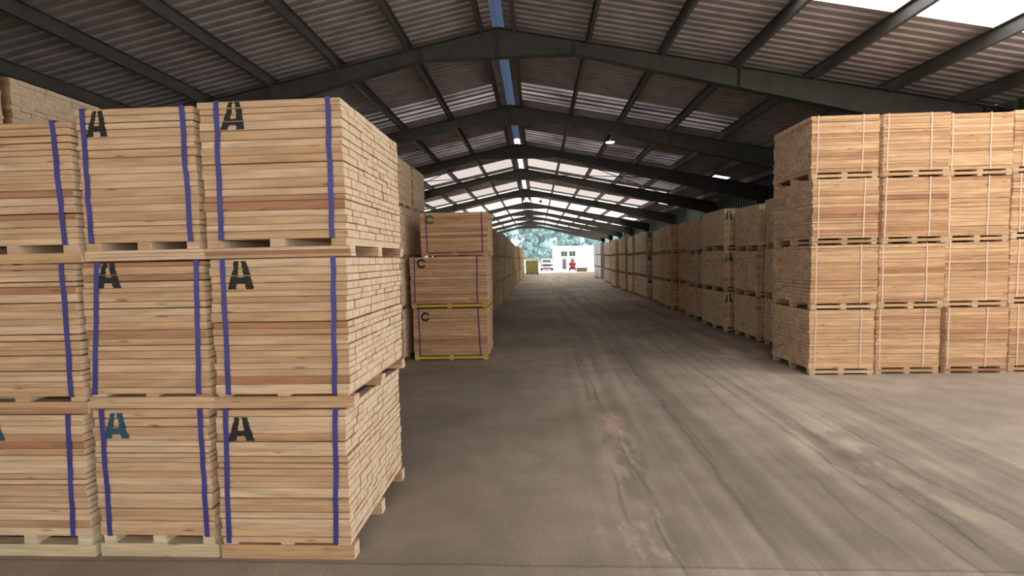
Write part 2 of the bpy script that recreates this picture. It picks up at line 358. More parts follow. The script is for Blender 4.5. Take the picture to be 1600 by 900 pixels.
# ------------------------------------------------------------------ a strapped timber pack
def pack(label, x0, x1, y0, y1, zb, zt, skid=.085, gap=.03, foot=0.0, style='pine', n=20, nd=11, detail='far', straps=(), strap_mat=None, strap_w=.036,
         let=None, rz=0.0, group=None, laths=1, pal='pine', seed=0, skew=0.0, rough=1.0, pallet_mats=None, both=False):
    """x0..x1 front, y0 near face, y1 far face, zb..zt in height, world metres"""
    rr = random.Random(seed * 7919 + 13)
    W, D, Ht = x1 - x0, y1 - y0, zt - zb
    cx, cy = (x0 + x1) / 2, (y0 + y1) / 2
    root = thing('timber_pack', label, 'timber pack', (cx, cy, zb + .001), rz, group)
    hx, hy = W / 2, D / 2
    pm = pallet_mats or WOODS[pal]
    bz = foot + skid + gap                      # boards start here
    near = detail in ('full', 'front')
    # pallet: three skids across, three bearers on top of them, optional feet below
    sk_y = (-hy + .05, 0.0, hy - .05); be_x = (-hx + .06, 0.0, hx - .06)
    parts = []
    rec = 0.0 if near and not foot else (.02 if near else .035); sw2 = .047 if near else .036
    for sy in sk_y:
        for li in range(laths):
            a_, b_ = foot + skid * li / laths, foot + skid * (li + 1) / laths - (.002 if laths > 1 else 0); e_ = rr.uniform(-.006, .006) if laths > 1 else 0
            parts.append(('skid', (-hx - .012 + rec + e_, hx + .018 - rec - e_, sy - sw2, sy + sw2, a_, b_)))
    if not foot:
      for bx in be_x: parts.append(('bearer', (bx - .05 + rr.uniform(-.01, .01), bx + .05 + rr.uniform(-.01, .01), -hy + .006, hy - .006, foot + skid + .0005, bz - .0005)))
    if foot:
        for bx in be_x:
            for sy in sk_y:
                parts.append(('block', (bx - .05, bx + .05, sy - .045, sy + .045, foot + skid + .0005, bz - .0005)))
                parts.append(('foot', (bx - .045, bx + .045, sy - .045, sy + .045, 0, foot - .0005)))
    if near:
        for nm, b in parts:
            c = ((b[0] + b[1]) / 2, (b[2] + b[3]) / 2, (b[4] + b[5]) / 2)
            mb = MB(); mb.box(b[0] - c[0], b[1] - c[0], b[2] - c[1], b[3] - c[1], b[4] - c[2], b[5] - c[2], 0, 1)
            link(nm, mb.mesh(nm, pm, False), root, c)
    else:
        mb = MB()
        for nm, b in parts: mb.box(*b, 0, 1)
        link('pallet', mb.mesh('pallet', pm, False), root, kind='stuff')
    # layers of boards
    hs = [rr.choice((.72, .85, 1.0, 1.0, 1.15, 1.3)) * rr.uniform(.95, 1.05) for _ in range(n)]; tot = sum(hs); hs = [h * (Ht - bz) / tot for h in hs]
    z = bz; inner = MB(); joints = []; fronts = []
    drift = 0.0
    for li, h in enumerate(hs):
        drift += rr.uniform(-.004, .004) * rough; drift *= .85
        g = rr.choice((.0005, .0008, .0012, .002, .0035, .0065)); top = (li == n - 1)
        t = h - g; zc = z + t / 2
        xj = drift + rr.uniform(-.004, .004) * rough + skew * (z - bz)
        yj = rr.uniform(-.006, .003)
        fronts.append((z, z + h, -hy + yj)); joints.append(z)
        # split the depth into boards of uneven width
        ws = [rr.uniform(.72, 1.28) for _ in range(nd)]; sw = sum(ws); y = -hy + yj
        for bi, wv in enumerate(ws):
            bw = wv * (D - yj) / sw
            lj, rj = rr.uniform(-.008, .008) * rough, rr.uniform(-.005, .005) * rough
            a, b = -hx + xj + lj, hx + xj + rj - .006
            tz = rr.uniform(-.0006, 0) - (rr.uniform(0, .006) if top else 0)
            if detail == 'full' or (detail == 'front' and bi == 0):
                me, L0 = board_mesh(b - a, bw, t, style)
                link('board', me, root, ((a + b) / 2, y + bw / 2, zc + tz / 2), (0, 0, 0), ((b - a) / L0, (bw - .0009) / .115, (t + tz) / .045))
            elif detail == 'far' and 0 < bi < nd - 1 and li % 1 == 0 and not top:
                inner.box(a, b, y, y + bw - .002, z, z + t + tz, 0, 1)
            else:
                inner.box(a, b, y, y + bw - .002, z, z + t + tz, 0, 1)
            y += bw
        z += h
    if inner.v:
        me = inner.mesh('inner_boards', WOODS[style], False)
        link('stacked_boards' if detail == 'far' else 'inner_boards', me, root, kind='stuff')
    # straps round front, top, back and underside
    for (sb, st) in straps:
        sb -= cx; st -= cx
        mb = MB(); hw = strap_w / 2; yf0 = -hy - .0085; yb = hy + .012; zt_ = Ht + .002; zb_ = bz - .003
        k = 9; pv = None
        wob = [rr.uniform(-.004, .004) for _ in range(k + 1)]; wob[0] = wob[-1] = 0
        for i in range(k + 1):
            u = i / k; xx = sb + (st - sb) * u + wob[i]; zz = bz - .003 + (zt_ - bz + .003) * u
            if pv: 
                n_ = len(mb.v); (px, pz) = pv
                mb.v += [(px - hw, yf0, pz), (px + hw, yf0, pz), (px + hw, yf0 + .0015, pz), (px - hw, yf0 + .0015, pz), (xx - hw, yf0, zz), (xx + hw, yf0, zz), (xx + hw, yf0 + .0015, zz), (xx - hw, yf0 + .0015, zz)]
                mb.f += [(n_, n_ + 3, n_ + 2, n_ + 1), (n_ + 4, n_ + 5, n_ + 6, n_ + 7), (n_, n_ + 1, n_ + 5, n_ + 4), (n_ + 2, n_ + 3, n_ + 7, n_ + 6), (n_ + 1, n_ + 2, n_ + 6, n_ + 5), (n_ + 3, n_, n_ + 4, n_ + 7)]; mb.m += [0] * 6
            pv = (xx, zz)
        mb.box(st - hw, st + hw, yf0, yb, zt_, zt_ + .0015)
        mb.box(st - hw, st + hw, yb, yb + .0015, bz, zt_)
        mb.box(sb - hw, sb + hw, yf0, yb, bz - .003, bz - .0015)
        link('strap', mb.mesh('strap', [strap_mat or BLUE], False), root)
    if let:
        kind, lx0, lz0, lx1, lz1, mat = let[:6]
        def yf(zz):
            for a, b, yy in fronts:
                if a <= zz < b: return yy - .0002
            return -hy - .006
        letter(kind, root, lx0 - cx, lz0 - zb, lx1 - lx0, lz1 - lz0, yf, mat, joints, rr, lean=let[6] if len(let) > 6 else 0.0,
               label=let[7] if len(let) > 7 else None)
    return root

# ------------------------------------------------------------------ the shed
RX, RZ, SL = -0.80, 7.66, 0.20            # ridge position, sheet height at ridge, slope
XL, XR = -11.9, 10.5
def zroof(x): return RZ - SL * abs(x - RX)
FR = [-7.0, -0.8, 5.6, 11.28, 16.8, 22.4, 28.4, 36.5, 45.0, 52.0, 58.8, 66.5, 74.0]
YB, YE = FR[0] - .2, FR[-1] + .3

mb = MB(); mb.box(XL - .3, XR + .3, YB, YE, -.15, 0.0)
link('floor', mb.mesh('floor', [FLOOR]), kind='structure', label='dusty concrete warehouse floor with tyre marks')
mb = MB(); mb.box(-160, 160, -60, 260, -.4, -.155)
mb.box(-160, 160, YE + .02, 260, -.155, -.01); mb.box(-160, 160, -60, YB - .02, -.155, -.01)
mb.box(XR + .32, 160, YB - .02, YE + .02, -.155, -.01); mb.box(-160, XL - .32, YB - .02, YE + .02, -.155, -.01)
link('ground', mb.mesh('ground', [GROUND]), kind='structure', label='pale concrete yard outside the shed')

def corrug_y(y0, y1, pitch=.22):
    """(y, dz) of a trapezoid profile between y0 and y1"""
    out = []; y = y0
    n = max(1, round((y1 - y0) / pitch)); p = (y1 - y0) / n
    for i in range(n):
        y = y0 + i * p
        out += [(y, 0), (y + p * .42, 0), (y + p * .54, .032), (y + p * .88, .032)]
    out.append((y1, 0)); return out

ceiling = link('ceiling', None, kind='structure', label='pitched corrugated metal roof on steel purlins')
def sheet(name, xa, xb, y0, y1, mat, parent=ceiling, lift=0.0, **kw):
    mb = MB(); pr = corrug_y(y0, y1)
    for (y, dz) in pr:
        mb.v += [(xa, y, zroof(xa) + dz + lift), (xb, y, zroof(xb) + dz + lift)]
    for i in range(len(pr) - 1):
        a = 2 * i; mb.f.append((a, a + 1, a + 3, a + 2)); mb.m.append(0)
    return link(name, mb.mesh(name, [mat], False), parent, **kw)
RL = .14      # half-width of the ridge light
def tile_bay(x0, x1, y0, y1, holes):
    """plain sheets from x0 to x1 and y0 to y1 around the (xa, xb, ya, yb, material, label) roof lights"""
    ys = sorted({y0, y1} | {h[2] for h in holes} | {h[3] for h in holes})
    for ya, yb in zip(ys[:-1], ys[1:]):
        act = sorted([h for h in holes if h[2] <= ya + 1e-6 and h[3] >= yb - 1e-6]); x = x0
        for h in act:
            if h[0] > x + .01: sheet('roof_sheet', x, h[0], ya, yb, SHEET)
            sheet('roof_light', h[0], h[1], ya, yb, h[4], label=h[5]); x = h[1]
        if x1 > x + .01: sheet('roof_sheet', x, x1, ya, yb, SHEET)
P_ = (.42, 2.1, 3.75, 5.4, 7.05, 8.7, 10.3)
for i in range(len(FR) - 1):
    y0, y1 = FR[i] - (.2 if i == 0 else 0), FR[i + 1] + (.3 if i == len(FR) - 2 else 0)
    hl, hr = [], []
    WL = 'added translucent sheet for the lit look of the roof'
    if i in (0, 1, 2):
        ya, yb = (y0 + 1.0, y0 + 3.5) if i < 2 else (6.3, 8.85)  # first two bays are unseen, added to light the floor from above
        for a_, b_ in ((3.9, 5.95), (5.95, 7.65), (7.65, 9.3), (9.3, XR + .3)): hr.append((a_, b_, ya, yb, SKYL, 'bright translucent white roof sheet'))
    elif i in (3, 4, 5):  # added sheets imitate the lit strip before each frame, fading outwards
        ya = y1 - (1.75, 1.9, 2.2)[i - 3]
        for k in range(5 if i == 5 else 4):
            m = GLOW[0] if k < 2 else GLOW[1]
            if i == 5: m = GLOW[2] if k < 3 else GLOW[0]
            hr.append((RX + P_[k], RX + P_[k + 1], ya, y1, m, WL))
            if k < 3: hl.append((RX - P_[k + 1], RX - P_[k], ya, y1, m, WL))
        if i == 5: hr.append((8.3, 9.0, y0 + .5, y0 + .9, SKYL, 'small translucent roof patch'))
    elif i in (6, 7):  # brighter added sheets, for the lit look of the roof farther back
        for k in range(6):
            m = GLOW[2] if i == 6 else GLOW[3]
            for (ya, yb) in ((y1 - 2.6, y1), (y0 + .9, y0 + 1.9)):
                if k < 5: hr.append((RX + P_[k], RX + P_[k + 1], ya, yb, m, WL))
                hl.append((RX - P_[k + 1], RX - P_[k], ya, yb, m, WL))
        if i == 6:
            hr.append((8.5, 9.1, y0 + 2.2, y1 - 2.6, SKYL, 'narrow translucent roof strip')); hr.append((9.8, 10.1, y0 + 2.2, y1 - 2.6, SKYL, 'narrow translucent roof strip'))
    elif i >= 8:  # nearly whole bays made translucent to add light near the exit
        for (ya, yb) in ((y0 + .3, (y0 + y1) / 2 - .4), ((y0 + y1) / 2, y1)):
            hr.append((RX + RL, XR - 1.0, ya, yb, GLOW[3], WL)); hl.append((XL + 1.0, RX - RL, ya, yb, GLOW[3], WL))
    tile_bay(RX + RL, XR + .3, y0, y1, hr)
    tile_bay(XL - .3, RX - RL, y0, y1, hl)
    # translucent ridge piece, slightly raised cap
    mb = MB(); pr = corrug_y(y0, y1)
    for (y, dz) in pr: mb.v += [(RX - RL - .03, y, zroof(RX - RL) + dz * .6 + .005), (RX, y, RZ + .03 + dz * .6), (RX + RL + .03, y, zroof(RX + RL) + dz * .6 + .005)]
    for k in range(len(pr) - 1):
        a = 3 * k; mb.f += [(a, a + 1, a + 4, a + 3), (a + 1, a + 2, a + 5, a + 4)]; mb.m += [0, 0]
    link('ridge_light', mb.mesh('ridge_light', [RIDGE if i < 5 else RIDGE2], False), ceiling, label='translucent ridge strip')

# purlins: one C section per line and bay
POFF = (.42, 2.1, 3.75, 5.4, 7.05, 8.7, 10.3)
for sgn in (-1, 1):
    for off in POFF:
        x = RX + sgn * off
        zt = zroof(x) - .004
        for i in range(len(FR) - 1):
            mb = MB(); d = .26
            y0, y1 = FR[i] + .002, FR[i + 1] - .002
            mb.box(x - .004, x + .004, y0, y1, zt - d, zt)                    # web
            mb.box(x - sgn * .075, x + sgn * .004, y0, y1, zt - .006, zt) if sgn > 0 else mb.box(x - .004, x + .075, y0, y1, zt - .006, zt)
            mb.box(min(x, x - sgn * .075), max(x, x - sgn * .075), y0, y1, zt - d - .006, zt - d)   # bottom flange
            mb.box(x - sgn * .075 - .003, x - sgn * .075 + .003, y0, y1, zt - d, zt - d + .025)
            link('purlin', mb.mesh('purlin', [PURL]), ceiling)

def rafter(sgn):
    """tapered I rafter from ridge to eave in the frame plane, profile in XZ"""
    mb = MB(); zt0 = RZ - .235
    E_ = (XR - RX if sgn > 0 else RX - XL) - .05
    def top(s): return zt0 - SL * s
    def dep(s):
        if s < 1.75: return .66 - SL * s + .0 * s           # level soffit at the ridge
        return .31 + (s - 1.75) * .045
    ss = [0, .6, 1.2, 1.75, 3, 5, 7, 9, E_]
    tp = [(RX + sgn * s, top(s)) for s in ss]; bt = [(RX + sgn * s, top(s) - dep(s)) for s in ss]
    def strip(line, th, hw, dirz):
        for (a, b) in zip(line[:-1], line[1:]):
            mb.prism([(a[0], a[1]), (b[0], b[1]), (b[0], b[1] + dirz * th), (a[0], a[1] + dirz * th)], -hw, hw)
    strip(tp, .014, .10, -1); strip(bt, .014, .10, 1)
    for k in range(len(ss) - 1):
        mb.prism([tp[k], tp[k + 1], bt[k + 1], bt[k]], -.006, .006)
    # stiffener plates
    for s in (1.75, 5.4, E_ - .6):
        mb.box(RX + sgn * s - .006, RX + sgn * s + .006, -.09, .09, top(s) - dep(s) + .01, top(s) - .02)
    return mb.mesh('rafter', [STEEL])
RAF = {s: rafter(s) for s in (-1, 1)}
def column(sgn):
    mb = MB(); x = XR - .06 if sgn > 0 else XL + .06; h = zroof(x) - .22
    dd = .5 * sgn
    xa, xb = sorted((x, x - dd))
    mb.box(xa, xa + .014, -.1, .1, 0, h); mb.box(xb - .014, xb, -.1, .1, 0, h); mb.box(xa, xb, -.006, .006, 0, h)
    mb.box(xa - .02, xb + .02, -.13, .13, 0, .02)
    return mb.mesh('column', [STEEL])
CO = {s: column(s) for s in (-1, 1)}
mb = MB(); mb.box(-.012, .012, -.1, .1, -.66, .0); 
RPL = mb.mesh('ridge_plate', [STEEL])
for i, y in enumerate(FR):
    fr = link(f'trim_{i + 1}', None, loc=(0, y, 0), kind='structure', label='dark steel portal frame across the shed')
    for s in (-1, 1):
        link('rafter', RAF[s], fr); link('column', CO[s], fr)
    link('ridge_plate', RPL, fr, (RX, 0, RZ - .235))
    # fly braces from the lower flange up to the purlins
    if 2 <= i <= 7:
        for s in (-1, 1):
            for off in (2.1, 5.4, 8.7):
                x = RX + s * off; z = RZ - .235 - SL * off; dp = .31 + (off - 1.75) * .045
                mb = MB(); mb.tube((x, .08, z - dp + .03), (x, .62, z + .03), .022, 6)
                link('fly_brace', mb.mesh('fly_brace', [PURL]), fr)
# crossed wind-brace rods in two bays
for (i, x0, x1) in ((5, .9, 7.6), (5, 7.6, .9), (5, -2.6, -8.6), (5, -8.6, -2.6), (2, 7.5, 1.2)):
    mb = MB(); ya, yb = FR[i] + .1, FR[i + 1] - .1
    mb.tube((x0, ya, zroof(x0) - .34), (x1, yb, zroof(x1) - .34), .02, 6)
    if i != 2: link('brace_rod', mb.mesh('brace_rod', [STEEL]), ceiling)

# side walls: vertical ribbed sheets, one per bay
def wall(name, x, sgn, bays, label, zlow=0.0):
    wl = link(name, None, kind='structure', label=label)
    for y0, y1 in bays:
        mb = MB(); pr = corrug_y(y0, y1, .3); h = zroof(x) + .02
        for (y, dz) in pr: mb.v += [(x + sgn * dz * 1.6, y, zlow), (x + sgn * dz * 1.6, y, h)]
        for k in range(len(pr) - 1):
            a = 2 * k; mb.f.append((a, a + 1, a + 3, a + 2)); mb.m.append(0)
        link('wall_sheet', mb.mesh('wall_sheet', [WALLM], False), wl)
        for zz in (1.6, 3.3):
            mb = MB(); xa, xb = sorted((x - sgn * .01, x - sgn * .1)); mb.box(xa, xb, y0 + .15, y1 - .15, zz, zz + .07)
            link('wall_rail', mb.mesh('wall_rail', [PURL]), wl)
wall('wall_left', XL, -1, [(FR[i], FR[i + 1]) for i in range(0, 6)], 'ribbed metal side wall behind the left stacks')
wall('wall_right', XR, 1, [(8.0, FR[3])] + [(FR[i], FR[i + 1]) for i in range(3, 10)], 'green ribbed metal side wall above the right stacks')

# ------------------------------------------------------------------ stack by the camera: three columns, three levels
GF = 'packs in the front stack'
FY0, FY1 = 3.30, 4.63
P = pack
# column at the aisle
P('top pack beside the aisle in the front stack, black A between blue straps', -2.335, -1.315, FY0, FY1, 2.205, 3.295, .075, .055, n=18, nd=11, detail='full',
  straps=((-2.22, -2.20), (-1.42, -1.41)), let=('A', -2.175, 3.09, -1.995, 3.285, BLACK, .12, 'smudged black letter A'), seed=1, group=GF, laths=3)
P('middle pack beside the aisle in the front stack, black A near its blue strap', -2.325, -1.335, FY0, FY1, 1.125, 2.20, .085, .018, n=18, nd=11, detail='full',
  straps=((-2.23, -2.22), (-1.45, -1.42)), let=('A', -2.19, 1.985, -2.0, 2.185, BLACK), seed=2, group=GF, laths=2, skew=.012)
P('bottom pack beside the aisle in the front stack, standing on the floor, black A', -2.345, -1.375, FY0, FY1, 0, 1.12, .105, .02, n=19, nd=11, detail='full',
  straps=((-2.29, -2.26), (-1.49, -1.45)), let=('A', -2.255, .885, -2.06, 1.065, BLACK), seed=3, group=GF)
# middle column
P('top pack of the middle column in the front stack, black A at its corner', -3.245, -2.375, FY0 + .01, FY1, 2.205, 3.28, .075, .055, n=18, detail='front',
  straps=((-3.19, -3.19), (-2.45, -2.46)), let=('A', -3.17, 3.085, -3.01, 3.265, BLACK, .08), seed=4, group=GF, laths=3)
P('middle pack of the middle column in the front stack, black A beside blue strap', -3.28, -2.37, FY0 + .01, FY1, 1.125, 2.195, .085, .022, n=19, detail='front',
  straps=((-3.25, -3.16), (-2.46, -2.42)), let=('A', -3.175, 2.01, -2.99, 2.19, BLACK), seed=5, group=GF, laths=2)
P('bottom pack of the middle column in the front stack with a teal A', -3.285, -2.40, FY0 + .01, FY1, 0, 1.12, .10, .065, n=18, detail='front',
  straps=((-3.21, -3.21), (-2.46, -2.46)), let=('A', -3.205, .90, -3.01, 1.09, TEAL, 0, 'teal letter A with a blue smear'), seed=6, group=GF, pal='pale')
# left column, cut by the picture edge
P('top pack of the front stack column farthest from the aisle, blue strap', -4.30, -3.29, FY0 + .0, FY1, 2.20, 3.205, .07, .06, n=18, detail='front',
  straps=((-4.16, -4.18), (-3.38, -3.41)), seed=7, group=GF)
P('middle pack of the front stack column farthest from the aisle, slanting blue strap', -4.31, -3.325, FY0 + .0, FY1, 1.09, 2.195, .09, .04, n=19, detail='front',
  straps=((-4.2, -4.2), (-3.42, -3.42)), seed=8, group=GF, laths=2)
P('bottom pack of the front stack column farthest from the aisle, on a grey pallet', -4.33, -3.355, FY0 + .0, FY1, 0, 1.085, .09, .07, n=19, detail='front',
  straps=((-4.2, -4.2), (-3.49, -3.46)), let=('A', -4.155, .89, -3.965, 1.07, TEAL, 0, 'teal letter A'), seed=9, group=GF, pal='pale')

# tall stacks left and behind the front one (four levels)
LV = ('bottom', 'second', 'third', 'top')
def column_of(levels, x0, x1, y0, y1, tops, names, **kw):
    z = 0.0
    sd_ = kw.pop('seed', 100); jit = kw.pop('jit', .03)
    q = random.Random(sd_); lets = kw.pop('lets', None); stp = kw.pop('strap_x', None)
    for k, zt in enumerate(tops):
        j, jw = q.uniform(-jit, jit), q.uniform(-jit, jit) * .5
        kk = dict(kw)
        if lets: kk['let'] = lets[k]
        if stp: kk['straps'] = [(s + j + q.uniform(-.02, .02), s + j + q.uniform(-.02, .02)) for s in stp]
        pack(names[k], x0 + j, x1 + j + jw, y0 + q.uniform(0, .04), y1 - q.uniform(0, .04), z, zt, seed=sd_ * 10 + k, **kk)
        z = zt + .004
for si, (y0, y1) in enumerate(((4.55, 5.84), (5.92, 7.22))):
    w_ = ('near', 'far')[si]
    column_of(4, -7.75, -6.7, y0, y1, (1.17, 2.32, 3.47, 4.62), [f'{l} pack in the {w_} column of the tall stack behind the front stack' for l in LV],
              n=19, nd=11, style='pine', seed=120 + si, group='packs in the tall stack far left', jit=.02, rough=1.6)
for si, (y0, y1) in enumerate(((10.0, 11.16), (11.24, 12.4))):
    w_ = ('near', 'far')[si]
    column_of(4, -3.93, -2.86, y0, y1, (1.12, 2.22, 3.32, 4.36), [f'{l} pack, {w_} column, of the four-high stack left of the C packs' for l in LV],
              n=21, nd=12, style='pine', seed=130 + si, group='packs in the stack beside the C packs', jit=.015, rough=1.6)

# packs marked C on yellow pallets
YM = (YELLOW, YELLOW)
GC = 'packs marked C on yellow pallets'
P('top reddish pack marked with a green C, purple straps', -2.47, -1.02, 10.22, 11.42, 2.245, 3.18, .045, .02, .025, 'red', 14, 10, 'front', ((-2.33, -2.35), (-1.14, -1.15)), PURPLE, .026,
  ('C', -2.36, 2.93, -2.16, 3.13, GREENP, 0, 'green letter C'), seed=21, group=GC, pallet_mats=WOODS['red'])
P('middle reddish pack marked with a black C, on a yellow pallet', -2.72, -1.06, 10.22, 11.44, 1.13, 2.24, .055, .025, .025, 'red', 15, 10, 'front', ((-2.64, -2.62), (-1.28, -1.27)), PURPLE, .026,
  ('C', -2.57, 2.0, -2.37, 2.2, BLACK), seed=22, group=GC, pallet_mats=YM)
P('bottom reddish pack marked with a black C, yellow pallet on the floor', -2.69, -1.07, 10.22, 11.44, 0, 1.12, .055, .025, .025, 'red', 14, 10, 'front', ((-2.55, -2.57), (-1.24, -1.27)), PURPLE, .026,
  ('C', -2.52, .85, -2.32, 1.05, BLACK), seed=23, group=GC, pallet_mats=YM)

# ------------------------------------------------------------------ big block at the right: four columns, four levels
cols = [(4.765, 5.89), (5.95, 7.05), (7.10, 8.16), (8.24, 9.35)]
ZT = (1.155, 2.285, 3.415, 4.49)
cn = ('column at the aisle corner', 'second column from the aisle', 'third column from the aisle', 'column cut by the picture edge')
q = random.Random(5)
for ci, (a, b) in enumerate(cols):
    z = 0.0
    for k in range(4):
        j = q.uniform(-.02, .02); zt = ZT[k] + (.04 if ci == 3 else q.uniform(-.008, .008) if k == 3 else 0)
        s1, s2 = a + .085 + q.uniform(-.01, .02), b - .27 + q.uniform(-.03, .02)
        if ci: s1, s2 = a + (.0, .01, -.13, .12)[ci] + q.uniform(-.02, .03) + .02, b - (.0, .32, .38, .3)[ci]
        s1 = max(s1, a + .05)
        P(f'{LV[k]} pack in the {cn[ci]} of the near right block', a + j, b + j - (.0 if k % 2 else .02), 8.60 + q.uniform(-.03, .03) + ci * .06, 9.94, z, zt,
          .046, .034, .032, 'brown', q.choice((15, 16, 17, 18)), 12, 'front', ((s1, s1 + q.uniform(-.01, .02)), (s2, s2 + q.uniform(-.01, .02))), CREAM, .023,
          seed=200 + ci * 10 + k, group='packs in the near right block', rough=1.3)
        z = zt + .004

# ------------------------------------------------------------------ row of stacks down the right side
L3 = ('bottom', 'middle', 'top')
rowR = [(5.40, 10.3, 11.7, 'pine', 0), (5.36, 11.93, 13.34, 'pine', 1), (5.17, 13.6, 15.4, 'pine', 2), (5.36, 15.7, 17.5, 'brown', 0), (5.58, 17.7, 19.2, 'brown', 0),
        (5.36, 19.45, 21.2, 'red', 0), (5.5, 21.4, 23.1, 'pale', 0), (5.46, 24.2, 25.8, 'pale', 2), (5.56, 26.0, 27.6, 'pale', 0), (5.5, 27.8, 29.3, 'pale', 0),
        (5.40, 29.5, 31.2, 'brown', 0), (5.6, 31.4, 33.0, 'pale', 0), (5.42, 33.5, 35.2, 'pale', 0), (5.8, 35.4, 37.1, 'pale', 0), (5.9, 37.3, 39.0, 'brown', 0),
        (5.95, 39.2, 41.0, 'pale', 0), (6.0, 41.2, 42.8, 'pale', 0)]
ORD = ['first', 'second', 'third', 'fourth', 'fifth', 'sixth', 'seventh', 'eighth', 'ninth', 'tenth', 'eleventh', 'twelfth', 'thirteenth', 'fourteenth', 'fifteenth',
       'sixteenth', 'seventeenth', 'eighteenth', 'nineteenth', 'twentieth', 'twenty-first', 'twenty-second', 'twenty-third', 'twenty-fourth', 'twenty-fifth', 'twenty-sixth', 'twenty-seventh', 'twenty-eighth', 'twenty-ninth', 'thirtieth']
tint = {'brown': 'brown', 'pale': 'pale', 'red': 'reddish', 'pine': 'yellowish'}
for i, (x, y0, y1, st, mk) in enumerate(rowR):
    q = random.Random(900 + i)
    t3 = 3.37 + q.uniform(-.05, .06); tops = (t3 / 3 - .02, t3 * 2 / 3 - .01, t3)
    lets = None; wd = 1.12
    if mk == 2:
        lets = []
        for k in range(3):
            zt = tops[k]; lets.append(('A', x + .05, zt - .30, x + .26, zt - .06, (GREENP if k < 2 else TEAL) if i == 2 else BLACK, 0))
    nm = [f'{L3[k]} {tint[st]} pack, {ORD[i]} stack beyond the right block' + (', letter A' if mk == 2 else '') for k in range(3)]
    column_of(3, x, x + wd, y0, y1, tops, nm, n=15, nd=int((y1 - y0) / .14), style=st, seed=300 + i, group='packs in the right row', lets=lets, jit=.03, rough=1.7,
              skid=.05, gap=.045, foot=.04, strap_x=(x + .12, x + wd - .18) if i < 4 else None, strap_mat=CREAM, strap_w=.026, pal='brown')

# row of stacks down the left side
rowL = []
y = 13.2
spec = [(21.7, -1.75, 'red'), (30.2, -1.64, 'pale'), (36.3, -1.66, 'brown'), (46.5, -1.74, 'brown'), (63.4, -1.57, 'pale')]
for (ye, x, st) in spec:
    m_ = max(2, round((ye - y) / 1.75)); d_ = (ye - y) / m_
    for k in range(m_):
        rowL.append((x, y + k * d_, y + (k + 1) * d_ - .14, st))
    y = ye
for i, (x, y0, y1, st) in enumerate(rowL):
    q = random.Random(1300 + i)
    t3 = 3.40 + q.uniform(-.06, .05) - (.0 if y0 < 30 else .1); tops = (t3 / 3 - .02, t3 * 2 / 3 - .01, t3)
    if 22 < y0 < 30: st = q.choice(('pale', 'pine'))
    nm = [f'{L3[k]} {tint[st]} pack, {ORD[i]} stack beyond the C packs, left row' for k in range(3)]
    column_of(3, x - 1.12, x, y0, y1, tops, nm, n=19, nd=int((y1 - y0) / .12), style=st, seed=500 + i, group='packs in the left row', jit=.035, rough=1.7, pal='brown')

# ------------------------------------------------------------------ film-wrapped packs near the exit
FILM = plain('white_film', (.36, .37, .41), .35, 0, .12, 3)
GREY = plain('dark_gap_board', (.16, .15, .15), .7)
for si, (y0, y1) in enumerate(((47.2, 49.85), (50.1, 52.8))):
    z = 0.0
    for k in range(3):
        h = 1.18
        t = thing('wrapped_pack', f'{L3[k]} white film-wrapped pack in the {("near", "far")[si]} stack at the exit, right', 'wrapped pack', (6.85, (y0 + y1) / 2, z + .001), 0, 'white wrapped packs at the exit')
        D = y1 - y0
        mb = MB()
        for sy in (-D / 2 + .1, 0, D / 2 - .1):
            mb = MB(); mb.box(-.6, .6, sy - .05, sy + .05, 0, .09); link('skid', mb.mesh('skid', [PINE]), t)
        mb = MB(); nn = 4
        for q_ in range(nn):
            a = -D / 2 + q_ * D / nn
            mb.prism([(-.6, .1), (.6, .1), (.6, h - .06), (.56, h - .02), (-.56, h - .02), (-.6, h - .06)], a + .012, a + D / nn - .05)
        link('wrapped_bundle', mb.mesh('wrapped_bundle', [FILM]), t)
        mb = MB(); mb.box(-.57, .57, -D / 2 + .05, D / 2 - .08, .11, h - .08); link('load', mb.mesh('load', [GREY]), t)
        z += h + .004

# ------------------------------------------------------------------ high-bay lamps
LAMP_ON = bpy.data.materials.new('lit_lamp_glass'); LAMP_ON.use_nodes = True
_b = LAMP_ON.node_tree.nodes['Principled BSDF']; _b.inputs['Emission Color'].default_value = (.95, 1, 1, 1); _b.inputs['Emission Strength'].default_value = 2.0
LAMP_OFF = plain('unlit_lamp_glass', (.12, .12, .12), .3)
LAMPB = plain('lamp_housing', (.05, .05, .05), .5)
def lamp(x, y, drop, on, label):
    z = zroof(x) - .2 - drop
    t = thing('ceiling_lamp', label, 'lamp', (x, y, z))
    mb = MB(); mb.tube((0, 0, .1), (0, 0, drop + .195), .012, 6); link('hanging_rod', mb.mesh('hanging_rod', [LAMPB]), t)
    mb = MB(); mb.tube((0, 0, .04), (0, 0, .16), .08, 12, r1=.06); mb.tube((0, 0, -.05), (0, 0, .05), .19, 16, r1=.09)
    link('lamp_housing', mb.mesh('lamp_housing', [LAMPB]), t)
    mb = MB(); mb.tube((0, 0, -.075), (0, 0, -.052), .155, 16, r1=.175); link('lamp_lens', mb.mesh('lamp_lens', [LAMP_ON if on else LAMP_OFF]), t)
lamp(2.95, 19.2, .03, True, 'lit round lamp under the roof right of the ridge')
lamp(.45, 41.0, .25, False, 'dark round lamp hanging right of the ridge towards the exit')
lamp(-.95, 58.0, .55, False, 'dark round lamp hanging near the ridge by the exit')

